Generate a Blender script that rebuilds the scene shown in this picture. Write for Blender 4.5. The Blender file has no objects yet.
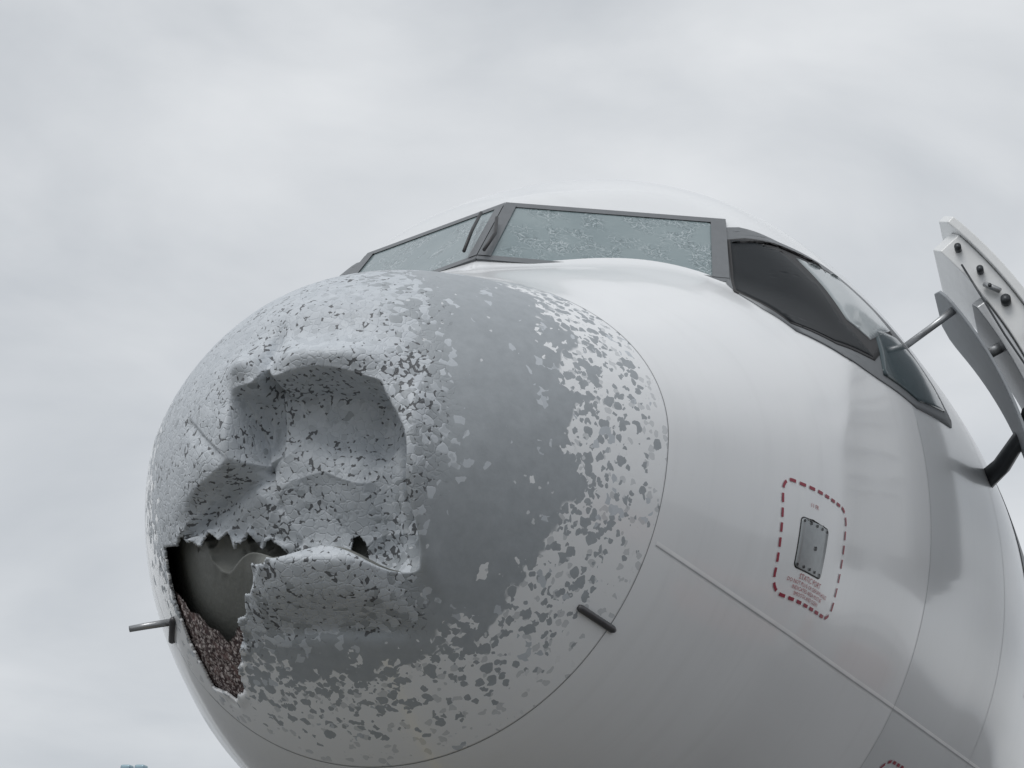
import bpy, bmesh, numpy as np, math, random
from mathutils import Vector, Matrix, noise
from mathutils.bvhtree import BVHTree
from mathutils.geometry import tessellate_polygon
random.seed(4)
# ------------------------------------------------------------------ body shape
xk=np.array([0,0.05,0.2,0.5,1.0,1.5,1.75,2.3,3.0,4.0,5.0,6.5])
low=np.array([-0.55,-0.219,-0.011,0.206,0.40,0.655,0.78,1.08,1.24,1.35,1.4,1.4])
xt=np.array([0,1.0,1.5,1.75,1.95,2.3,3.0,4.0,5.0,6.5])
ell=np.array([-.55,.2,.60,.98,1.20,1.44,1.835,2.032,2.07,2.07])
bot=np.array([-0.55,-0.783,-1.006,-1.283,-1.607,-1.744,-1.776,-1.856,-1.98,-2.05,-2.07,-2.07])
wid=np.array([0.,0.259,0.493,0.778,1.122,1.353,1.471,1.592,1.767,1.945,2.09,2.17])
def pchip(xs,ys,x):
    h=np.diff(xs);d=np.diff(ys)/h
    m=np.zeros_like(ys);m[0]=d[0];m[-1]=d[-1]
    for i in range(1,len(xs)-1):
        if d[i-1]*d[i]>0:
            w1=2*h[i]+h[i-1];w2=h[i]+2*h[i-1]
            m[i]=(w1+w2)/(w1/d[i-1]+w2/d[i])
    k=np.clip(np.searchsorted(xs,x)-1,0,len(xs)-2)
    t=(x-xs[k])/h[k]
    return (2*t**3-3*t**2+1)*ys[k]+(t**3-2*t**2+t)*h[k]*m[k]+(-2*t**3+3*t**2)*ys[k+1]+(t**3-t**2)*h[k]*m[k+1]
def ss(a,b,x):
    t=np.clip((x-a)/(b-a),0,1);return t*t*(3-2*t)
def smin(a,b,k):
    k=np.maximum(k,1e-6);h=np.maximum(k-np.abs(a-b),0)/k
    return np.minimum(a,b)-h*h*k/4
def smax(a,b,k): return -smin(-a,-b,k)
A=Vector((1.633,0,.78));B=Vector((1.95,0,1.18));Dd=Vector((2.163,-.946,.825));E=Vector((2.465,-.87,1.256))
NP=np.array([.348,.1819,-.2758])
NPd=float(NP@np.array([1.633,0,.78]))
def surf(x,t):
    x=np.asarray(x,float);t=np.asarray(t,float)
    s=np.sqrt(np.minimum(x,6.5));sk=np.sqrt(xk);st=np.sqrt(xt)
    zm=-.55*(1-np.clip(x/4,0,1))**1.5
    TL=pchip(sk,low,s)-zm;TE=pchip(st,ell,s)-zm;B=zm-pchip(sk,bot,s);W=np.maximum(pchip(sk,wid,s),1e-6)
    c=np.abs(np.cos(t));sn=np.sin(t);up=sn>0;a=np.abs(sn)
    n=2+.2*ss(1.1,1.9,x)*(1-ss(1.9,3.0,x))
    ne=2+.09*ss(1.8,3.4,x)*(1-ss(5,6.4,x))
    rl=1/((c/W)**n+(a/np.maximum(TL,1e-6))**n)**(1/n)
    re=1/((c/W)**ne+(a/np.maximum(TE,1e-6))**ne)**(1/ne)
    rb=1/np.sqrt((c/W)**2+(a/np.maximum(B,1e-6))**2)
    den=NP[1]*(-c)+NP[2]*a
    rc=(NPd-NP[0]*x-NP[2]*zm)/np.minimum(den,-1e-6)
    rc=np.where(rc<0,0,rc)
    fx=ss(1.2,1.5,x)*(1-ss(1.9,3.4,x))*np.clip((a-.08)*2,0,1)
    lowa=1-ss(.42,.70,a)
    ru=smax(rl,smin(re,rc,(.035+.30*lowa)*ss(1.2,1.5,x)*(1-ss(2.6,3.6,x))),(.07+.16*lowa)*fx)
    r=np.where(x<1e-9,0,np.where(up,ru,rb))
    tc=1-.86*ss(24,38,x)
    return np.stack([x*np.ones_like(t),-r*np.cos(t)*tc,zm+r*sn*tc+1.25*ss(24,38,x)],-1)

# ------------------------------------------------------------------ helpers
col=bpy.context.collection
def empty(name,loc=(0,0,0)):
    o=bpy.data.objects.new(name,None);col.objects.link(o);o.location=loc;return o
def mkmesh(name,V,F,mat=None,parent=None,smooth=True):
    me=bpy.data.meshes.new(name);me.from_pydata([tuple(map(float,v)) for v in V],[],F)
    if smooth: me.polygons.foreach_set('use_smooth',[True]*len(me.polygons))
    o=bpy.data.objects.new(name,me);col.objects.link(o)
    if mat: me.materials.append(mat)
    if parent: o.parent=parent
    return o
class NT:
    def __init__(s,name):
        s.m=bpy.data.materials.new(name);s.m.use_nodes=True;s.t=s.m.node_tree;s.n=s.t.nodes
        s.b=s.n['Principled BSDF']
    def node(s,ty,**k):
        n=s.n.new(ty)
        for a,b in k.items(): setattr(n,a,b)
        return n
    def set(s,inp,v):
        if isinstance(v,bpy.types.NodeSocket): s.t.links.new(v,inp)
        else: inp.default_value=v
    def math(s,op,a,b=0.,clamp=False):
        n=s.node('ShaderNodeMath',operation=op,use_clamp=clamp);s.set(n.inputs[0],a);s.set(n.inputs[1],b);return n.outputs[0]
    def mix(s,f,a,b):
        n=s.node('ShaderNodeMix',data_type='RGBA');s.set(n.inputs[0],f);s.set(n.inputs[6],a);s.set(n.inputs[7],b);return n.outputs[2]
    def pos(s):
        return s.node('ShaderNodeTexCoord').outputs['Object']
    def noise(s,v,scale,det=3,rough=.5):
        n=s.node('ShaderNodeTexNoise');s.set(n.inputs['Vector'],v);n.inputs['Scale'].default_value=scale;n.inputs['Detail'].default_value=det;n.inputs['Roughness'].default_value=rough;return n
    def vor(s,v,scale,feature='F1'):
        n=s.node('ShaderNodeTexVoronoi',feature=feature);s.set(n.inputs['Vector'],v);n.inputs['Scale'].default_value=scale;return n
    def warp(s,v,scale,amt):
        n=s.noise(v,scale,1);
        a=s.node('ShaderNodeVectorMath',operation='SUBTRACT');s.set(a.inputs[0],n.outputs['Color']);a.inputs[1].default_value=(.5,.5,.5)
        b=s.node('ShaderNodeVectorMath',operation='SCALE');s.set(b.inputs[0],a.outputs[0]);b.inputs['Scale'].default_value=amt
        c=s.node('ShaderNodeVectorMath',operation='ADD');s.set(c.inputs[0],v);s.set(c.inputs[1],b.outputs[0]);return c.outputs[0]
    def sepc(s,v):
        n=s.node('ShaderNodeSeparateColor');s.set(n.inputs[0],v);return n.outputs
    def step(s,x,lo,hi):
        n=s.node('ShaderNodeMapRange',interpolation_type='SMOOTHSTEP');s.set(n.inputs[0],x);s.set(n.inputs[1],lo);s.set(n.inputs[2],hi);return n.outputs[0]
    def bump(s,h,st,dist):
        n=s.node('ShaderNodeBump');s.set(n.inputs['Height'],h);n.inputs['Strength'].default_value=st;n.inputs['Distance'].default_value=dist;s.t.links.new(n.outputs[0],s.b.inputs['Normal'])
def rgba(c): return (c[0],c[1],c[2],1)
def simple(name,c,rough=.5,metal=0,var=.12,scale=8,coat=0,bump=0):
    t=NT(name);p=t.pos();n=t.noise(p,scale,2)
    t.set(t.b.inputs['Base Color'],t.mix(n.outputs[0],rgba([k*(1-var) for k in c]),rgba([min(1,k*(1+var)) for k in c])))
    t.b.inputs['Roughness'].default_value=rough;t.b.inputs['Metallic'].default_value=metal;t.b.inputs['Coat Weight'].default_value=coat
    t.b.inputs['Coat Roughness'].default_value=.05
    if bump: t.bump(n.outputs[0],bump,.02)
    return t.m

# ------------------------------------------------------------------ aircraft paint
def white_base(t,p):
    n1=t.noise(p,1.3,3).outputs[0];n2=t.noise(p,22,3,.65).outputs[0]
    w=t.mix(n1,(.785,.80,.812,1),(.84,.853,.863,1))
    w=t.mix(t.math('MULTIPLY',t.step(n2,.60,.8),.10),w,(.62,.63,.62,1))
    return w,n2
def clean_paint():
    t=NT('white_fuselage_paint');p=t.pos();w,n2=white_base(t,p)
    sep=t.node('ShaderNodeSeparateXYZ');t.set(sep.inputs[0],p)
    w=t.mix(t.math('MULTIPLY',t.step(sep.outputs[0],3.025,3.04),.45),w,(.47,.50,.52,1))  # greyer aft of the joint: darker ground reflection painted into the colour
    mp=t.node('ShaderNodeMapping');t.set(mp.inputs[0],p);mp.inputs['Scale'].default_value=(9,.8,.8)
    st=t.noise(mp.outputs[0],1.5,3).outputs[0]
    w=t.mix(t.math('MULTIPLY',t.step(st,.5,.8),.10),w,(.52,.53,.52,1))
    t.set(t.b.inputs['Base Color'],w);t.b.inputs['Roughness'].default_value=.32
    t.b.inputs['Coat Weight'].default_value=.6;t.b.inputs['Coat Roughness'].default_value=.10
    return t.m
def damaged_paint():
    t=NT('hail_damaged_radome_paint');p=t.pos()
    at=t.node('ShaderNodeAttribute',attribute_name='dens').outputs['Fac']
    fl=t.node('ShaderNodeAttribute',attribute_name='flake').outputs['Fac']
    dm=t.node('ShaderNodeAttribute',attribute_name='crack').outputs['Fac']
    white,n2=white_base(t,p)
    nc=t.noise(p,7,2);ncs=t.sepc(nc.outputs['Color'])
    D=t.math('ADD',t.math('MULTIPLY',at,1.22),t.math('MULTIPLY',t.math('MULTIPLY',t.math('SUBTRACT',ncs[0],.5),1.1),t.step(at,0,.25)))
    w1=t.warp(p,44,.024)
    masks=[]
    solid=t.step(D,.72,.80)
    for (sc,mul,rad) in ((23,.95,.50),(44,.66,.55)):
        v=t.vor(w1,sc);sp=t.sepc(v.outputs['Color'])
        on=t.math('LESS_THAN',sp[0],t.math('MULTIPLY',D,mul))
        rr_=t.math('MAXIMUM',t.math('LESS_THAN',v.outputs['Distance'],t.math('ADD',t.math('MULTIPLY',sp[1],.22),rad-.10)),solid)
        masks.append(t.math('MULTIPLY',on,rr_))
    m=t.math('MULTIPLY',t.math('MAXIMUM',masks[0],masks[1]),t.math('GREATER_THAN',at,.004))
    primer=t.mix(n2,(.30,.325,.345,1),(.42,.45,.475,1))
    c=t.mix(m,white,primer)
    spk=t.math('MULTIPLY',t.math('LESS_THAN',sp[2],.05),t.math('LESS_THAN',v.outputs['Distance'],.30))
    c=t.mix(t.math('MULTIPLY',spk,.75),c,(.70,.72,.74,1))
    # lifted flakes over the front: broken cells, short dark splits
    w3=t.warp(p,34,.030)
    vf=t.vor(w3,34);sf=t.sepc(vf.outputs['Color'])
    F=t.math('ADD',fl,t.math('MULTIPLY',t.math('SUBTRACT',ncs[1],.5),1.1))
    keep=t.math('GREATER_THAN',F,t.math('ADD',t.math('MULTIPLY',sf[0],.80),.06))
    flc=t.mix(sf[1],(.50,.535,.57,1),(.57,.605,.64,1))
    c=t.mix(keep,c,flc)
    ed=t.vor(w3,34,'DISTANCE_TO_EDGE').outputs['Distance']
    cn=t.sepc(t.noise(p,46,1).outputs['Color'])
    lowf=t.math('MULTIPLY',t.math('SUBTRACT',ncs[2],.5),.55)
    thr=t.math('ADD',t.math('SUBTRACT',cn[0],t.math('MULTIPLY',t.math('SUBTRACT',1.0,dm),.09)),lowf)
    gate=t.step(fl,.08,.35)
    ck=t.math('MULTIPLY',t.math('LESS_THAN',ed,t.math('MULTIPLY',t.step(thr,.535,.72),.17)),gate)
    bare=t.math('MULTIPLY',t.math('LESS_THAN',sf[2],.22),t.math('LESS_THAN',vf.outputs['Distance'],.50))
    c=t.mix(t.math('MULTIPLY',bare,.45),c,primer)
    c=t.mix(t.math('MULTIPLY',ck,.86),c,(.06,.062,.066,1))
    t.set(t.b.inputs['Base Color'],c)
    rough=t.math('ADD',t.math('MULTIPLY',t.math('MAXIMUM',m,keep),.25),t.math('ADD',t.math('MULTIPLY',n2,.10),.24))
    t.set(t.b.inputs['Roughness'],rough)
    t.set(t.b.inputs['Coat Weight'],t.math('MULTIPLY',t.math('SUBTRACT',1.0,t.math('MAXIMUM',m,keep),clamp=True),.6));t.b.inputs['Coat Roughness'].default_value=.10
    h=t.math('ADD',t.math('MULTIPLY',t.step(ed,0,.14),t.step(fl,.05,.5)),t.math('MULTIPLY',n2,.8))
    t.bump(h,.45,.003)
    return t.m
WHITE=clean_paint();PAINT=damaged_paint()

# ------------------------------------------------------------------ airliner
plane=empty('damaged_airliner')
def dens_flake(P):
    x,p,z=P[:,0],-P[:,1],P[:,2]
    topw=ss(-.3,.35,z);botw=ss(.7,1.2,-z)
    lo=.38+.22*topw-.02*botw;hi=.88+.16*topw-.06*botw
    d=1-np.clip((x-lo)/(hi-lo),0,1)
    d=np.where(d>0,d**1.2,0)
    f=1-ss(.06,.52,x+.42*p-.24*topw)
    f=np.maximum(f,.95*np.exp(-((z+1.05)/.13)**4-((p-.02)/.30)**4))
    return d,f
def polydist(px,pz,poly):
    best=np.full(len(px),9.);n=len(poly)
    for i in range(n):
        a=np.array(poly[i]);b=np.array(poly[(i+1)%n]);u=b-a;L=u@u
        t=np.clip(((px-a[0])*u[0]+(pz-a[1])*u[1])/L,0,1)
        best=np.minimum(best,np.hypot(px-a[0]-t*u[0],pz-a[1]-t*u[1]))
    return best
hole=[(-.76,-.80),(-.64,-.835),(-.60,-.818),(-.56,-.838),(-.50,-.862),(-.46,-.82),(-.41,-.858),(-.37,-.832),(-.35,-.89),(-.31,-.872),(-.285,-.838),(-.25,-.89),(-.20,-.862),(-.16,-.90),(-.13,-.935),(-.10,-.895),(-.075,-.95),(-.11,-.985),(-.13,-1.01),(-.19,-1.0),(-.22,-1.06),(-.27,-1.065),(-.30,-1.11),(-.34,-1.12),(-.335,-1.16),(-.37,-1.18),(-.385,-1.215),(-.42,-1.235),(-.43,-1.30),(-.50,-1.335),(-.55,-1.30),(-.63,-1.27),(-.66,-1.20),(-.70,-1.12),(-.72,-1.05),(-.745,-.98)]
hole2=[(.09,-.87),(.115,-.86),(.14,-.89),(.15,-.955),(.135,-.965),(.12,-.925),(.08,-.92)]
def dent(P):
    P=P.copy();x,p,z=P[:,0].copy(),-P[:,1],P[:,2]
    front=x<.80
    brow=-.385+.014*np.sin(p*13+1.0)+.055*np.exp(-((p+.15)/.028)**2)-.10*np.maximum(0,-p-.22)-.10*np.maximum(0,p-.16)
    right=.285+.085*ss(.38,.70,-z)+.012*np.sin(z*19)
    left=-.30-.42*ss(.64,.78,-z)
    low_=-.965-.10*np.maximum(0,p)+.025*np.sin(p*17)
    m=ss(0,.028,brow-z)*ss(0,.045,right-p)*ss(0,.10+.16*ss(.6,.8,-z),p-left)*ss(0,.022,z-low_)
    xb=.205+.055*np.exp(-((z+.50)/.10)**2)+.13*ss(.62,.92,-z)
    xb=xb+.05*np.exp(-((p-.21)/.06)**2)
    xb=xb+.10*np.maximum(0,np.abs(p+.05)-.25)-.05*np.exp(-np.abs((p+.13)/.04))*ss(-.70,-.45,z)
    q1=(p*.75+z)*5.2+.35*np.sin(p*6);q2=(p*1.1-z*.6)*4.1+.3*np.sin(z*7)
    xb=xb+.030*(np.abs((q1%2)-1)-.5)+.022*(np.abs((q2%2)-1)-.5)
    dx=m*np.maximum(xb-x,0)
    dx-=.052*np.exp(-((z+.325)/.05)**2)*(np.exp(-((p+.255)/.06)**2)+.9*np.exp(-((p-.08)/.17)**4))
    dx+=.034*np.exp(-((z+.20)/.08)**2)*np.exp(-((p+.02)/.30)**2)
    dx+=.045*np.exp(-((p+.15)/.025)**2)*ss(-.42,-.30,z)*(1-ss(-.28,-.12,z))
    lip=np.exp(-((z+1.045)/.08)**4)*np.exp(-((p-.03)/.26)**4)
    dx-=.095*lip
    dx+=.035*np.exp(-((z+1.165)/.028)**2)*np.exp(-((p-.05)/.22)**4)
    dx-=.036*np.exp(-((p-.385)/.04)**2)*ss(.35,.5,-z)*(1-ss(.95,1.1,-z))
    def crease(a,b,w,d):
        a=np.array(a);b=np.array(b);q=np.stack([p,z],-1)-a;L=np.linalg.norm(b-a);u=(b-a)/L
        tt=np.clip(q@u,0,L);dd=np.linalg.norm(q-tt[:,None]*u,axis=1);sgn=q[:,0]*u[1]-q[:,1]*u[0]
        return d*np.exp(-(dd/w)**2)*(.25+.75*ss(-.004,.004,sgn))
    dx+=crease((-.56,-.80),(-.22,-.64),.055,.075)+crease((.30,-.5),(.36,-.95),.03,.025)+crease((-.25,-.45),(-.15,-.75),.04,.03)+crease((-.50,-.46),(-.34,-.60),.04,.02)
    hd=polydist(p,z,hole);
    nz=np.zeros(len(P));rg=np.zeros(len(P));tr=np.zeros(len(P));idx=np.where(front)[0]
    for i in idx:
        v=Vector((P[i,0]*2,P[i,1]*5,P[i,2]*5))
        nz[i]=noise.fractal(v,1.0,2.0,3)+.6*abs(noise.noise(v*2.3))
        if m[i]>.02: rg[i]=(1-min(1,abs(noise.noise(v*.9+Vector((3,1,7))))*2.4))**3-.25
        if hd[i]<.08: tr[i]=noise.noise(v*5)
    amp=.0022*(1-ss(.3,.75,x))+.005*m
    dx+=nz*amp-.010*rg*m
    dx-=np.exp(-(hd/.022)**2)*(.010+.038*tr)*ss(.0,.1,.84-x)*(p>-.62)
    P[:,0]=x+np.where(front,dx,0)
    ck=np.clip(m*.7+.9*np.exp(-((p-.34)/.07)**2)*ss(.2,.4,-z)*(1-ss(1.0,1.1,-z))+.8*np.exp(-((z+.34)/.07)**2)*np.exp(-(p/.35)**4)+.6*lip+.5*np.exp(-(hd/.05)**2)+.22,0,1)
    return P,ck
def grid(s0,s1,ns,nt):
    s=np.linspace(s0,s1,ns);th=np.linspace(0,2*math.pi,nt,endpoint=False)
    X,T=np.meshgrid(s**2,th,indexing='ij')
    V=surf(X.ravel(),T.ravel());F=[]
    for i in range(ns-1):
        a=i*nt;b=a+nt
        for j in range(nt):
            k=(j+1)%nt
            F.append((a+j,b+j,b+k,a+k))
    return V,F
def inpoly(px,pz,poly):
    r=np.zeros(len(px),bool);n=len(poly)
    for i in range(n):
        x1,y1=poly[i];x2,y2=poly[(i+1)%n]
        c=((y1>pz)!=(y2>pz))&(px<(x2-x1)*(pz-y1)/(y2-y1+1e-12)+x1);r^=c
    return r
NS,NTT=310,720
sX=math.sqrt(.8745)
V0,F0=grid(0,sX,NS,NTT)
V1,ckm=dent(V0)
Fa=np.array(F0);cen=V0[Fa].mean(1)
hm=(inpoly(-cen[:,1],cen[:,2],hole)|inpoly(-cen[:,1],cen[:,2],hole2))&(cen[:,0]<.86)
Fr=[tuple(f) for f in Fa[~hm]]
rad=mkmesh('radome',V1,Fr,PAINT,plane)
d_,f_=dens_flake(V0)
for nm,a in (('dens',d_),('flake',f_),('crack',ckm)):
    at=rad.data.attributes.new(nm,'FLOAT','POINT');at.data.foreach_set('value',a.astype(np.float32))
sm=rad.modifiers.new('skin','SOLIDIFY');sm.thickness=.010;sm.offset=-1
def inner_mat():
    t=NT('radome_inner_laminate');p=t.pos()
    n=t.noise(p,5,4).outputs[0]
    c=t.mix(n,(.125,.13,.12,1),(.21,.215,.20,1))
    t.set(t.b.inputs['Base Color'],c);t.b.inputs['Roughness'].default_value=.5;t.bump(t.noise(p,30,2).outputs[0],.3,.01);return t.m
def comb_mat():
    t=NT('crushed_honeycomb_core');p=t.pos();w=t.warp(p,40,.03)
    v=t.vor(w,80);sp=t.sepc(v.outputs['Color'])
    c=t.mix(sp[0],(.12,.085,.08,1),(.62,.56,.54,1))
    c=t.mix(t.step(v.outputs['Distance'],.35,.62),c,(.06,.04,.04,1))
    c=t.mix(t.math('MULTIPLY',t.step(t.noise(p,18,2).outputs[0],.5,.7),.6),c,(.20,.125,.115,1))
    t.set(t.b.inputs['Base Color'],c);t.b.inputs['Roughness'].default_value=.9;return t.m
ci=(cen[:,0]<.87)&(inpoly(-cen[:,1],cen[:,2],[(-1.1,-.6),(.3,-.7),(.3,-1.15),(-.2,-1.4),(-.8,-1.6)]))
Vi=V1.copy();Vi[:,0]+=.07;Vi[:,1]*=.945;Vi[:,2]=-.55+(Vi[:,2]+.55)*.955
mkmesh('radome_inner_laminate',Vi,[tuple(f) for f in Fa[ci]],inner_mat(),plane)
strip=[(-.78,-.93),(-.70,-.99),(-.66,-1.04),(-.60,-1.06),(-.55,-1.11),(-.50,-1.13),(-.46,-1.17),(-.42,-1.16),(-.36,-1.13),(-.34,-1.3),(-.50,-1.40),(-.70,-1.30),(-.80,-1.1)]
cs=inpoly(-cen[:,1],cen[:,2],strip)&(cen[:,0]<.88)
Vs=V1.copy();nzs=np.array([noise.noise(Vector(v)*45) if a else 0 for v,a in zip(V1.tolist(),(np.abs(V1[:,1]-.58)<.3))])
Vs[:,0]+=.016+.012*nzs;Vs[:,1]*=.985;Vs[:,2]=-.55+(Vs[:,2]+.55)*.985
mkmesh('honeycomb_core',Vs,[tuple(f) for f in Fa[cs]],comb_mat(),plane)
# fuselage
Vf,Ff=grid(math.sqrt(.877),math.sqrt(7.0),330,360)
sv=np.linspace(7.0,38,60);th=np.linspace(0,2*math.pi,360,endpoint=False)
X,T=np.meshgrid(sv[1:],th,indexing='ij');Vt=surf(X.ravel(),T.ravel())
n0=len(Vf)-360;Vf=np.concatenate([Vf,Vt]);
for i in range(len(sv)-1):
    a=n0+i*360;b=a+360
    Ff+=[(a+j,b+j,b+(j+1)%360,a+(j+1)%360) for j in range(360)]
Ff.append(tuple(range(len(Vf)-360,len(Vf))))
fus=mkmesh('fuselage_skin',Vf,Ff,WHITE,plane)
bv=BVHTree.FromPolygons([Vector(a) for a in Vf],Ff)
bvr=BVHTree.FromPolygons([Vector(a) for a in V0],F0)
DARK=simple('black_rubber_seal',(.03,.03,.032),.6)
Vq=[]
for i,xx in enumerate((.862,.887)):
    q=surf(np.full(360,xx),th);q[:,1]*=.9965;q[:,2]=-.45+(q[:,2]+.45)*.9965;Vq+=q.tolist()
Fq=[(j,(j+1)%360,360+(j+1)%360,360+j) for j in range(360)]
mkmesh('radome_joint_seal',Vq,Fq,simple('grey_joint_sealant',(.38,.39,.40),.6),plane)

# --- surface patches
def outward(co,n):
    c=Vector((co.x,0,-.2 if co.x<3 else 0));return n if n.dot(co-c)>0 else -n
def nearest(v):
    a=bv.find_nearest(v);b=bvr.find_nearest(v)
    a=a if a[3]<=b[3] else b
    return a[0],outward(a[0],a[1])
def patch(name,pts,mat,off,res=.04):
    P=[Vector((a,-b,c)) for a,b,c in pts]
    D=[]
    for i in range(len(P)):
        a,b=P[i],P[(i+1)%len(P)];n=max(1,int((b-a).length/res))
        D+=[a.lerp(b,k/n) for k in range(n)]
    bm=bmesh.new();vs=[bm.verts.new(p) for p in D]
    for tri in tessellate_polygon([D]):
        try: bm.faces.new([vs[i] for i in tri])
        except ValueError: pass
    for _ in range(4):
        es=[e for e in bm.edges if e.calc_length()>res*1.5]
        if not es: break
        bmesh.ops.subdivide_edges(bm,edges=es,cuts=1)
        bmesh.ops.triangulate(bm,faces=bm.faces[:])
    for v in bm.verts:
        h=nearest(v.co);v.co=h[0]+h[1]*off
    bmesh.ops.recalc_face_normals(bm,faces=bm.faces[:])
    s=sum(1 if fa.normal.dot(nearest(fa.calc_center_median())[1])>0 else -1 for fa in list(bm.faces)[:15])
    if s<0: bmesh.ops.reverse_faces(bm,faces=bm.faces[:])
    me=bpy.data.meshes.new(name);bm.to_mesh(me);bm.free();me.materials.append(mat)
    me.polygons.foreach_set('use_smooth',[True]*len(me.polygons))
    o=bpy.data.objects.new(name,me);col.objects.link(o);o.parent=plane
    m=o.modifiers.new('s','SOLIDIFY');m.thickness=off+.002;m.offset=-1
    return o
def glassmat(name,c1,c2,crack=0,rough=.08,spec=.5,coat=.3):
    t=NT(name);p=t.pos();n=t.noise(p,3,3).outputs[0];c=t.mix(n,rgba(c1),rgba(c2))
    if crack:
        w=t.warp(p,14,.08)
        for sc,wd,cc in ((26,.05,(.50,.56,.58,1)),(48,.07,(.08,.115,.125,1))):
            e=t.vor(w,sc,'DISTANCE_TO_EDGE').outputs['Distance']
            f=t.math('MULTIPLY',t.math('LESS_THAN',e,wd),t.step(t.noise(p,7,2).outputs[0],.42,.62));c=t.mix(t.math('MULTIPLY',f,.6),c,cc)
        t.bump(t.noise(w,22,2).outputs[0],.35,.006)
    t.set(t.b.inputs['Base Color'],c);t.b.inputs['Roughness'].default_value=rough;t.b.inputs['IOR'].default_value=1.5;t.b.inputs['Coat Weight'].default_value=coat
    t.b.inputs['Specular IOR Level'].default_value=spec
    return t.m
WS=glassmat('shattered_windshield_glass',(.15,.205,.22),(.30,.36,.37),1,.22)
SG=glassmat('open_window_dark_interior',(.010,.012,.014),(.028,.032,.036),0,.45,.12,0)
SP=glassmat('side_glass_painted_reflection',(.34,.38,.40),(.46,.50,.51),0,.12)  # pale tone is the sky's reflection, painted into the glass colour
ST=glassmat('teal_side_glass',(.04,.06,.068),(.07,.10,.11),0,.1,.4,0)
FR=simple('window_frame_grey',(.17,.18,.19),.45,.2,scale=20)
nrm=-Vector(NP).normalized()
def ws(u,v):
    return (A.lerp(B,v)).lerp(Dd.lerp(E,v),u)
def flat(name,uv,mat,off,th,side):
    P=[ws(*a)+nrm*off for a in uv];n=len(P);V=P+[p-nrm*th for p in P]
    if side<0: V=[Vector((v.x,-v.y,v.z)) for v in V]
    F=[tuple(range(n)),tuple(range(2*n-1,n-1,-1))]+[(i,(i+1)%n,n+(i+1)%n,n+i) for i in range(n)]
    o=mkmesh(name,V,F,mat,plane,False)
    b=o.modifiers.new('b','BEVEL');b.width=.005;b.segments=2
    return o
def rr(u0,v0,u1,v1,ru,rv):
    pts=[]
    for cu,cv,a0 in ((u1-ru,v1-rv,0),(u0+ru,v1-rv,90),(u0+ru,v0+rv,180),(u1-ru,v0+rv,270)):
        for k in range(6):
            a=math.radians(a0+k*18);pts.append((cu+ru*math.cos(a),cv+rv*math.sin(a)))
    return pts
for sd in (1,-1):
    flat('windshield_frame',[(0,-.05),(1.05,-.05),(1.05,.012),(0,.012)],FR,.014,.06,sd)
    flat('windshield_frame',[(0,.995),(1.05,.995),(1.05,1.055),(0,1.055)],FR,.014,.06,sd)
    flat('windshield_frame',[(0,.010),(.045,.010),(.045,.997),(0,.997)],FR,.018,.06,sd)
    flat('windshield_frame',[(.985,.010),(1.05,.010),(1.05,.997),(.985,.997)],FR,.016,.06,sd)
    flat('windshield_seal',rr(.04,.0,.99,1.0,.02,.04),DARK,.006,.05,sd)
    flat('windshield_glass',rr(.050,.018,.978,.985,.02,.05),WS,.009,.02,sd)
def side(name,pts,mat,off,res=.04):
    patch(name,pts,mat,off,res)
    patch(name,[(a,-b,c) for a,b,c in pts],mat,off,res)
side('side_window_frame',[(2.42,.92,1.25),(2.50,.99,1.27),(2.66,1.14,1.21),(2.95,1.31,1.18),(3.25,1.46,1.12),(3.55,1.60,1.03),(3.80,1.72,.86),(3.88,1.80,.70),(3.80,1.82,.64),(3.10,1.72,.50),(2.66,1.60,.49),(2.35,1.50,.50),(2.05,1.36,.55),(2.02,1.20,.63),(2.06,1.08,.72),(2.14,1.0,.79),(2.30,.94,1.10)],FR,.006)
side('side_window_seal',[(2.36,.965,1.165),(2.45,1.02,1.17),(2.66,1.20,1.14),(2.95,1.36,1.12),(3.20,1.49,1.05),(3.30,1.57,.955),(2.70,1.56,.59),(2.35,1.46,.555),(2.06,1.33,.59),(2.06,1.06,.74)],DARK,.009)
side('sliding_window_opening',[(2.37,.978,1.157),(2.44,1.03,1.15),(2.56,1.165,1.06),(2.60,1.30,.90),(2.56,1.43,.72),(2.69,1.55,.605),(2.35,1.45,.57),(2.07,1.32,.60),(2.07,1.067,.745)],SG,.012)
side('sliding_window_pane',[(2.62,1.22,1.10),(2.95,1.38,1.10),(3.170,1.49,1.03),(3.269,1.56,.961),(2.770,1.531,.72),(2.62,1.44,.76),(2.64,1.32,.92)],SP,.013)
side('aft_window_glass',[(2.905,1.535,.835),(3.32,1.60,.95),(3.55,1.66,.91),(3.70,1.735,.80),(3.73,1.781,.70),(3.155,1.70,.55),(2.74,1.597,.535)],ST,.013)
def sk_pt(x,z,off=.002,side=1):
    o=Vector((x,-6*side,z));h=bv.ray_cast(o,Vector((0,side,0)))
    if h[0] is None: h=bvr.ray_cast(o,Vector((0,side,0)))
    n=outward(h[0],h[1])
    return h[0]+n*off
def ribbon(name,path,w,mat,off=.002,closed=False):
    P=[Vector(a) for a in path];V=[];F=[];n=len(P)
    for i,p in enumerate(P):
        a=P[i-1] if (i or closed) else P[i];b=P[(i+1)%n] if (i<n-1 or closed) else P[i]
        d=(b-a).normalized();q=Vector((-d.y,d.x))*w/2
        V+= [sk_pt(p.x+q.x,p.y+q.y,off),sk_pt(p.x-q.x,p.y-q.y,off)]
    for i in range(n if closed else n-1):
        j=(i+1)%n;F.append((2*i,2*i+1,2*j+1,2*j))
    return V,F
def join(name,parts,mat):
    V=[];F=[]
    for v,f in parts:
        k=len(V);V+=v;F+=[tuple(a+k for a in g) for g in f]
    return mkmesh(name,V,F,mat,plane)
RED=simple('red_marking_paint',(.30,.02,.045),.4)
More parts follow.
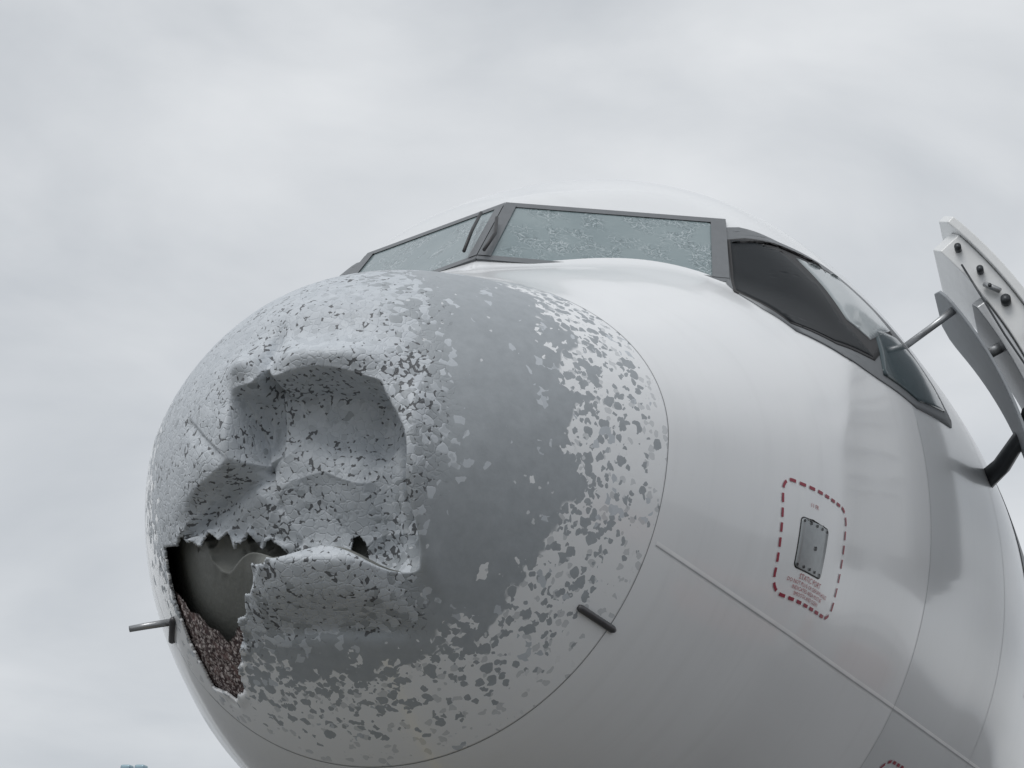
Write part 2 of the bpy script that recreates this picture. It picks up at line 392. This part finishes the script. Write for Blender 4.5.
def roundrect(x0,z0,x1,z1,r,skew=0):
    pts=[]
    for cx_,cz_,a0 in ((x1-r,z1-r,0),(x0+r,z1-r,90),(x0+r,z0+r,180),(x1-r,z0+r,270)):
        for k in range(9):
            a=math.radians(a0+k*11.25);pts.append(Vector((cx_+r*math.cos(a),cz_+r*math.sin(a))))
    return [Vector((p.x+skew*(z1-p.y),p.y)) for p in pts]
def dashed(path,dash,gap,w,closed=True):
    P=path+[path[0]] if closed else path
    cum=[0]
    for i in range(1,len(P)): cum.append(cum[-1]+(P[i]-P[i-1]).length)
    def at(s):
        for i in range(1,len(P)):
            if cum[i]>=s:
                t=(s-cum[i-1])/max(1e-9,cum[i]-cum[i-1]);return P[i-1].lerp(P[i],t)
        return P[-1]
    n=round(cum[-1]/(dash+gap));st=cum[-1]/n;out=[]
    for i in range(n): out.append(ribbon('',[at(i*st+dash*k/4) for k in range(5)],w,None,.003))
    return out
join('static_port_dashed_border',dashed(roundrect(1.50,-.775,2.0,-.335,.06,.12),.036,.022,.013),RED)
join('service_panel_dashed_border',dashed(roundrect(3.2,-1.50,3.7,-1.12,.16),.04,.025,.014),RED)
PL=simple('static_port_plate_metal',(.33,.35,.36),.35,.6,scale=40)
def sheet(name,x0,z0,x1,z1,r,mat,off,skew=0):
    pts=roundrect(x0,z0,x1,z1,r,skew);P=[sk_pt(p.x,p.y,0) for p in pts];return patch(name,[(p.x,-p.y,p.z) for p in P],mat,off,.03)
sheet('static_port_plate_edge',1.625,-.661,1.835,-.459,.02,DARK,.002,.05)
sheet('static_port_plate',1.63,-.656,1.83,-.464,.016,PL,.0035,.05)
dots=[]
for i in range(5):
    for (xx,zz) in ((1.642+.043*i+.003,-.474),(1.642+.043*i+.008,-.646)):
        dots.append(ribbon('',[Vector((xx+.004*math.cos(a),zz+.004*math.sin(a))) for a in np.linspace(0,2*math.pi,8,endpoint=False)],.005,None,.006,True))
dots.append(ribbon('',[Vector((1.745+.006*math.cos(a),-.56+.006*math.sin(a))) for a in np.linspace(0,2*math.pi,10,endpoint=False)],.006,None,.006,True))
join('static_port_screws',dots,DARK)
def text(s,x,z,size,mat):
    c=bpy.data.curves.new('t','FONT');c.body=s;c.size=size;c.align_x='CENTER';c.resolution_u=2
    o=bpy.data.objects.new('t',c);col.objects.link(o);bpy.context.view_layer.update()
    me=bpy.data.meshes.new_from_object(o.evaluated_get(bpy.context.evaluated_depsgraph_get()))
    V=[sk_pt(x+v.co.x,z+v.co.y,.003) for v in me.vertices];F=[tuple(p.vertices) for p in me.polygons]
    bpy.data.objects.remove(o);return V,F
tx=[text('STATIC PORT',1.775,-.693,.030,RED)]
for i,s in enumerate(('DO NOT PLUG OR DEFORM HOLES','INDICATED AREA MUST BE','SMOOTH AND CLEAN')): tx.append(text(s,1.785,-.715-.021*i,.021,RED))
tx.append(text('11 FR',1.70,-.41,.024,RED))
join('static_port_text',tx,simple('red_text_paint',(.42,.10,.11),.4))
LT=simple('light_stripe_paint',(.90,.91,.92),.3);SEAMM=simple('panel_gap',(.45,.46,.47),.6)
def stripe_z(x):
    z=-.85
    for _ in range(25):
        p=-sk_pt(min(x,5.0),z,0).y;zn=-.19+.0953*min(x,5.0)-.651*p;z+=.5*(zn-z)
    return z
sxs=np.linspace(.90,12,150);szs=[stripe_z(a) for a in sxs]
join('fuselage_stripe',[ribbon('',[Vector((a,b)) for a,b in zip(sxs,szs)],.013,None,.0015)],LT)
join('fuselage_stripe_gap',[ribbon('',[Vector((a,b-.0105)) for a,b in zip(sxs,szs)],.004,None,.0015)],SEAMM)
def ring(x,a0,a1,w=.004):
    V=[];aa=np.linspace(a0,a1,200)
    for d in (-w/2,w/2):
        for p in surf(np.full(200,x+d),aa):
            h=nearest(Vector(p));V.append(h[0]+h[1]*.0015)
    return V,[(i,i+1,201+i,200+i) for i in range(199)]
join('frame_joint_lines',[ring(3.032,-1.5,.27),ring(4.45,-1.5,1.2)],SEAMM)
PM=simple('probe_metal',(.09,.09,.095),.4,.5,scale=30)
def tube(name,pts,rad,mat,seg=10,parent=None):
    P=[Vector(p) for p in pts];V=[];F=[]
    if not hasattr(rad,'__len__'): rad=[rad]*len(P)
    for i,p in enumerate(P):
        d=(P[min(i+1,len(P)-1)]-P[max(i-1,0)]).normalized();a=d.orthogonal().normalized();b=d.cross(a)
        if i==0: a0=a
        a=(a0-d*a0.dot(d)).normalized();b=d.cross(a)
        V+=[p+(a*math.cos(k*2*math.pi/seg)+b*math.sin(k*2*math.pi/seg))*rad[i] for k in range(seg)]
    for i in range(len(P)-1):
        F+=[(i*seg+k,i*seg+(k+1)%seg,(i+1)*seg+(k+1)%seg,(i+1)*seg+k) for k in range(seg)]
    F+=[tuple(range(seg))[::-1],tuple(range((len(P)-1)*seg,len(P)*seg))]
    return mkmesh(name,V,F,mat,parent or plane)
for s in (1,-1):
    a=Vector((.735,-.773*s,-1.024));b=Vector((.90,-.86*s,-1.071));nn=Vector((-.35,-.70*s,-.45)).normalized()
    tube('pitot_probe',[a+nn*.006,a.lerp(b,.06)+nn*.007,a.lerp(b,.94)+nn*.006,b+nn*.004],[.009,.014,.014,.009],PM)
tube('temperature_probe',[(.80,.80,-1.02),(.76,.90,-1.045),(.74,.96,-1.06)],[.014,.013,.012],simple('probe_light_metal',(.35,.36,.37),.3,.6))
BL=simple('wiper_black',(.02,.02,.022),.4)
tube('windshield_wiper',[ws(.02,-.02)+nrm*.05,ws(.03,.30)+nrm*.05,ws(.0,.62)+nrm*.045],.008,BL)
tube('windshield_wiper',[Vector((v.x,-v.y,v.z)) for v in (ws(.05,.02)+nrm*.05,ws(.08,.45)+nrm*.05,ws(.10,.85)+nrm*.045)],.008,BL)
# ------------------------------------------------ open entry door (port)
DW=simple('door_white_paint',(.72,.73,.73),.3,coat=.4);DG=simple('door_liner_grey',(.28,.30,.32),.5);DM=simple('latch_dark_metal',(.06,.065,.07),.4,.5);DA=simple('hinge_aluminium',(.42,.43,.44),.35,.7)
def arcpanel(name,r0,r1,a0,a1,x0,x1,mat,rc=.0,na=30,nx=10):
    V=[];F=[]
    for r in (r0,r1):
        for i in range(na+1):
            a=math.radians(a0+(a1-a0)*i/na);f=i/na
            e=0
            dd=min(f,1-f)*abs(math.radians(a1-a0))*r
            if rc and dd<rc: e=rc-math.sqrt(max(0,rc*rc-(rc-dd)**2))
            for j in range(nx+1):
                x=x0+e+(x1-x0-2*e)*j/nx
                V.append((x,-r*math.cos(a),r*math.sin(a)))
    m=(na+1)*(nx+1);I=lambda l,i,j:l*m+i*(nx+1)+j
    for i in range(na):
        for j in range(nx):
            F.append((I(0,i,j),I(0,i,j+1),I(0,i+1,j+1),I(0,i+1,j)));F.append((I(1,i,j),I(1,i+1,j),I(1,i+1,j+1),I(1,i,j+1)))
    for i in range(na):
        F.append((I(0,i,0),I(0,i+1,0),I(1,i+1,0),I(1,i,0)));F.append((I(0,i,nx),I(1,i,nx),I(1,i+1,nx),I(0,i+1,nx)))
    for j in range(nx):
        F.append((I(0,0,j),I(1,0,j),I(1,0,j+1),I(0,0,j+1)));F.append((I(0,na,j),I(0,na,j+1),I(1,na,j+1),I(1,na,j)))
    o=mkmesh(name,V,F,mat,plane,False);b=o.modifiers.new('b','BEVEL');b.width=.006;b.segments=2;b.limit_method='ANGLE';return o
arcpanel('door_outer_skin',2.555,2.60,-6,45,3.68,4.50,DW,.10)
arcpanel('door_body',2.42,2.553,-4,43,3.715,4.46,DW,.08)
arcpanel('door_inner_liner',2.255,2.272,-2,38.5,3.66,4.40,DG,.16)
arcpanel('door_edge_rail',2.36,2.418,-3,34,3.74,4.44,DA,.05)
for a in (8,15,21,26,31,36,40):
    c=Vector((3.70,-(2.49)*math.cos(math.radians(a)),2.49*math.sin(math.radians(a))))
    tube('door_latch_roller',[c+Vector((-.035,0,0)),c+Vector((.03,0,0))],.026 if a%2 else .018,DM,14)
for a in (11,23.5,33.5):
    c=Vector((3.705,-(2.47)*math.cos(math.radians(a)),2.47*math.sin(math.radians(a))))
    tube('door_edge_bracket',[c+Vector((-.02,.03,.02)),c+Vector((-.02,-.05,-.03))],.018,DA,4)
    tube('door_edge_bracket_bolt',[c+Vector((-.045,.0,.0)),c+Vector((-.01,.0,.0))],.010,DM,8)
def pr(r,a,x): return Vector((x,-r*math.cos(math.radians(a)),r*math.sin(math.radians(a))))
tube('door_stay_arm',[pr(1.93,34,3.75),pr(2.12,33.8,3.72),pr(2.26,34,3.72)],[.018,.018,.022],DA)
for a in (28,15,4): tube('liner_strut',[pr(2.26,a,3.9),pr(2.42,a,3.9)],.03,DA)
tube('door_cable',[pr(2.44,38,3.69),pr(2.40,33,3.66),pr(2.38,27,3.66),pr(2.40,21,3.67),pr(2.43,16,3.69)],.006,DM,6)
tube('door_hinge_arm',[pr(1.98,17,4.62),pr(2.14,18,4.5),pr(2.30,19,4.2),pr(2.34,19,3.95)],[.06,.05,.04,.04],DM,8)
ap=[]
for (xx,zz) in ((5.26,-.45),(6.06,-.45),(6.10,-.35),(6.10,1.25),(6.0,1.40),(5.32,1.40),(5.22,1.25),(5.22,-.35)):
    p=sk_pt(xx,zz,0);ap.append((p.x,-p.y,p.z))
patch('door_aperture',ap,DM,.004,.06)
def loft(name,secs,mat):
    V=[];F=[];n=16
    for (le,ch,th_) in secs:
        le=Vector(le[0]);
        for k in range(n):
            a=2*math.pi*k/n;u=.5-.5*math.cos(a);t_=th_[0]*math.sin(a)*(1-u)**.5*1.2
            V.append(le+Vector((ch*u,0,0))+Vector(th_[1])*t_)
    for i in range(len(secs)-1): F+=[(i*n+k,i*n+(k+1)%n,(i+1)*n+(k+1)%n,(i+1)*n+k) for k in range(n)]
    F.append(tuple(range((len(secs)-1)*n,len(secs)*n)));return mkmesh(name,V,F,mat,plane)
WM=simple('wing_grey_paint',(.5,.52,.54),.35)
for s in (1,-1):
    loft('wing',[(((12,0,-1.2),),7.0,(.45,(0,0,1))),(((15,-6*s,-.9),),4.0,(.26,(0,0,1))),(((21,-17*s,0),),1.6,(.1,(0,0,1)))],WM)
    loft('tailplane',[(((32,0,1.2),),3.5,(.18,(0,0,1))),(((35,-6.2*s,1.8),),1.4,(.07,(0,0,1)))],WM)
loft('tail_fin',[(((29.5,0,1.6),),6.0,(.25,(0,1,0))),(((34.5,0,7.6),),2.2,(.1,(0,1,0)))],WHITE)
GM=simple('gear_metal',(.4,.41,.42),.4,.6);TY=simple('tyre_rubber',(.025,.025,.026),.8)
G=-4.1
tube('nose_gear_strut',[(5.1,0,-1.9),(5.0,0,-3.0),(5.0,0,G+.38)],[.11,.09,.06],GM,14)
for s in (1,-1):
    tube('nose_wheel',[(5.0,.12*s,G+.38),(5.0,.15*s,G+.38),(5.0,.31*s,G+.38),(5.0,.34*s,G+.38)],[.30,.375,.375,.30],TY,32)
    tube('main_gear_strut',[(17.6,3.4*s,-1.2),(17.7,3.8*s,G+.58)],[.18,.11],GM,14)
    for k in (-.42,.42): tube('main_wheel',[(17.7,3.8*s+k-.2,G+.57),(17.7,3.8*s+k-.14,G+.57),(17.7,3.8*s+k+.14,G+.57),(17.7,3.8*s+k+.2,G+.57)],[.48,.57,.57,.48],TY,32)
# ------------------------------------------------ ground and surroundings
def ground_mat():
    t=NT('apron_asphalt');p=t.pos();n=t.noise(p,.15,4,.6).outputs[0];c=t.mix(n,(.09,.092,.092,1),(.16,.16,.157,1))
    br=t.node('ShaderNodeTexBrick');t.set(br.inputs['Vector'],p);br.inputs['Scale'].default_value=.14;br.inputs['Mortar Size'].default_value=.006;br.offset=0
    br.inputs['Color1'].default_value=(1,1,1,1);br.inputs['Color2'].default_value=(.9,.9,.9,1);br.inputs['Mortar'].default_value=(.3,.3,.3,1)
    mm=t.node('ShaderNodeMix',data_type='RGBA',blend_type='MULTIPLY');mm.inputs[0].default_value=1;t.set(mm.inputs[6],c);t.set(mm.inputs[7],br.outputs[0])
    t.set(t.b.inputs['Base Color'],mm.outputs[2]);t.b.inputs['Roughness'].default_value=.6;return t.m
g=mkmesh('ground',[(-3000,-3000,G),(3000,-3000,G),(3000,3000,G),(-3000,3000,G)],[(0,1,2,3)],ground_mat(),None,False)
YL=simple('yellow_marking_paint',(.6,.42,.03),.6)
mk=mkmesh('taxi_guide_line',[(-40,-.08,G+.004),(40,-.08,G+.004),(40,.08,G+.004),(-40,.08,G+.004)],[(0,1,2,3)],YL,None,False)
def box(name,c,s,mat,parent,bev=.03):
    x,y,z=s[0]/2,s[1]/2,s[2]/2
    V=[(c[0]+i*x,c[1]+j*y,c[2]+k*z) for i in (-1,1) for j in (-1,1) for k in (-1,1)]
    o=mkmesh(name,V,[(0,1,3,2),(4,6,7,5),(0,4,5,1),(2,3,7,6),(0,2,6,4),(1,5,7,3)],mat,parent,False)
    if bev: b=o.modifiers.new('b','BEVEL');b.width=bev;b.segments=2
    return o
TW=simple('terminal_cladding',(.30,.31,.32),.6,scale=.3);TG=simple('terminal_glazing',(.03,.04,.05),.1,scale=.5);TR=simple('terminal_roof',(.16,.165,.17),.7)
term=empty('added_reflection_terminal')  # unseen building, added for the patterns it reflects in the fuselage
box('walls',(10,-82,G+4.5),(90,20,9),TW,term);box('roof',(10,-81.5,G+9.35),(94,24,.7),TR,term)
for i in range(14):
    box('window',(-31+i*6.3,-71.95,G+6.2),(5.2,.3,4.0),TG,term);box('door' if i%4==0 else 'bay',(-31+i*6.3,-71.95,G+1.6),(4.2,.3,3.0),TG if i%2 else TR,term)
OR=simple('orange_vehicle_paint',(.55,.10,.02),.3,coat=.5);VW=simple('vehicle_white_paint',(.7,.7,.7),.3,coat=.5);VB=simple('vehicle_dark_trim',(.03,.03,.035),.4)
def truck(x,y,body,bodylen,h):
    e=empty('ground_service_truck',(x,y,G))
    def B(n,c,s,m): return box(n,c,s,m,e,.06)
    B('chassis',(0,0,.65),(bodylen+2.2,2.0,.25),VB);B('cab',(-bodylen/2-.2,0,1.65),(1.9,2.2,1.75),body);B('cargo_box',(.95,0,.85+h/2),(bodylen,2.3,h),VW if body!=VW else OR)
    B('windscreen',(-bodylen/2-1.16,0,2.0),(.06,1.9,.75),TG)
    for sy in (-1,1):
        B('side_window',(-bodylen/2-.3,sy*1.105,2.05),(1.1,.04,.6),TG)
        for wx in (-bodylen/2-.2,bodylen/2): tube('wheel',[(wx,sy*.80,.45),(wx,sy*.86,.45),(wx,sy*1.08,.45),(wx,sy*1.12,.45)],[.38,.45,.45,.38],TY,24,e)
    return e
truck(8.2,-9.5,OR,3.6,2.0);truck(1.5,-21,VW,5.0,2.6);truck(17,-14,VW,3.2,1.6);truck(-9,-24,OR,4.0,2.2)
ml=empty('apron_floodlight_mast',(55.6,32.5,G));MM=simple('galvanised_steel',(.35,.37,.38),.4,.6);LH=simple('lamp_housing',(.30,.42,.48),.3,.2)
tube('pole',[(0,0,0),(0,0,11.2)],[.16,.09],MM,12,ml);box('crossarm',(0,0,11.2),(.2,1.0,.12),MM,ml)
for yy in (-.3,.3): box('lamp_head',(-.15,yy,11.40),(.4,.42,.3),LH,ml,.08)
# ------------------------------------------------ sky, sun
w=bpy.data.worlds.new('World');bpy.context.scene.world=w;w.use_nodes=True;nt=w.node_tree;N=nt.nodes;bg=N['Background'];bg.inputs[1].default_value=.1
sky=N.new('ShaderNodeTexSky');sky.sky_type='NISHITA';sky.sun_disc=False;SE=math.radians(52)
sky.sun_elevation=SE
tc=N.new('ShaderNodeTexCoord');mp=N.new('ShaderNodeMapping');mp.inputs['Scale'].default_value=(1.0,1.0,2.2);nt.links.new(tc.outputs['Generated'],mp.inputs[0])
n1=N.new('ShaderNodeTexNoise');n1.inputs['Scale'].default_value=3.2;n1.inputs['Detail'].default_value=6;n1.inputs['Roughness'].default_value=.5;n1.inputs['Distortion'].default_value=.3;nt.links.new(mp.outputs[0],n1.inputs[0])
cr=N.new('ShaderNodeValToRGB');nt.links.new(n1.outputs[0],cr.inputs[0]);e=cr.color_ramp.elements
e[0].position=.32;e[0].color=(5.5,5.8,6.15,1);e[1].position=.68;e[1].color=(8.1,8.3,8.5,1)
m=N.new('ShaderNodeMix');m.data_type='RGBA';m.inputs[0].default_value=.95;nt.links.new(sky.outputs[0],m.inputs[6]);nt.links.new(cr.outputs[0],m.inputs[7]);nt.links.new(m.outputs[2],bg.inputs[0])
sl=bpy.data.lights.new('sun','SUN');sl.energy=1.2;sl.angle=math.radians(30);sl.color=(1,.98,.96);so=bpy.data.objects.new('sun',sl);col.objects.link(so)
az=math.radians(165);d=Vector((math.cos(SE)*math.cos(az),math.cos(SE)*math.sin(az),math.sin(SE)));so.rotation_euler=d.to_track_quat('Z','Y').to_euler()
sky.sun_rotation=math.radians(90)-az
# ------------------------------------------------ camera
cx,cy,cz,yaw,pit,rol,f=(-5.0155,-2.4596,-2.5098,.3293,.3652,.0524,1782.92)
fw=np.array([math.cos(yaw)*math.cos(pit),math.sin(yaw)*math.cos(pit),math.sin(pit)])
r=np.array([math.sin(yaw),-math.cos(yaw),0]);u=np.cross(r,fw)
r2=r*math.cos(rol)+u*math.sin(rol);u2=-r*math.sin(rol)+u*math.cos(rol)
cd=bpy.data.cameras.new('camera');cam=bpy.data.objects.new('camera',cd);col.objects.link(cam)
cam.matrix_world=Matrix(((r2[0],u2[0],-fw[0],cx),(r2[1],u2[1],-fw[1],cy),(r2[2],u2[2],-fw[2],cz),(0,0,0,1)))
cd.sensor_width=36;cd.lens=f*36/1024;cd.clip_end=8000
sc=bpy.context.scene;sc.camera=cam
sc.view_settings.view_transform='Standard';sc.view_settings.look='None';sc.view_settings.exposure=0
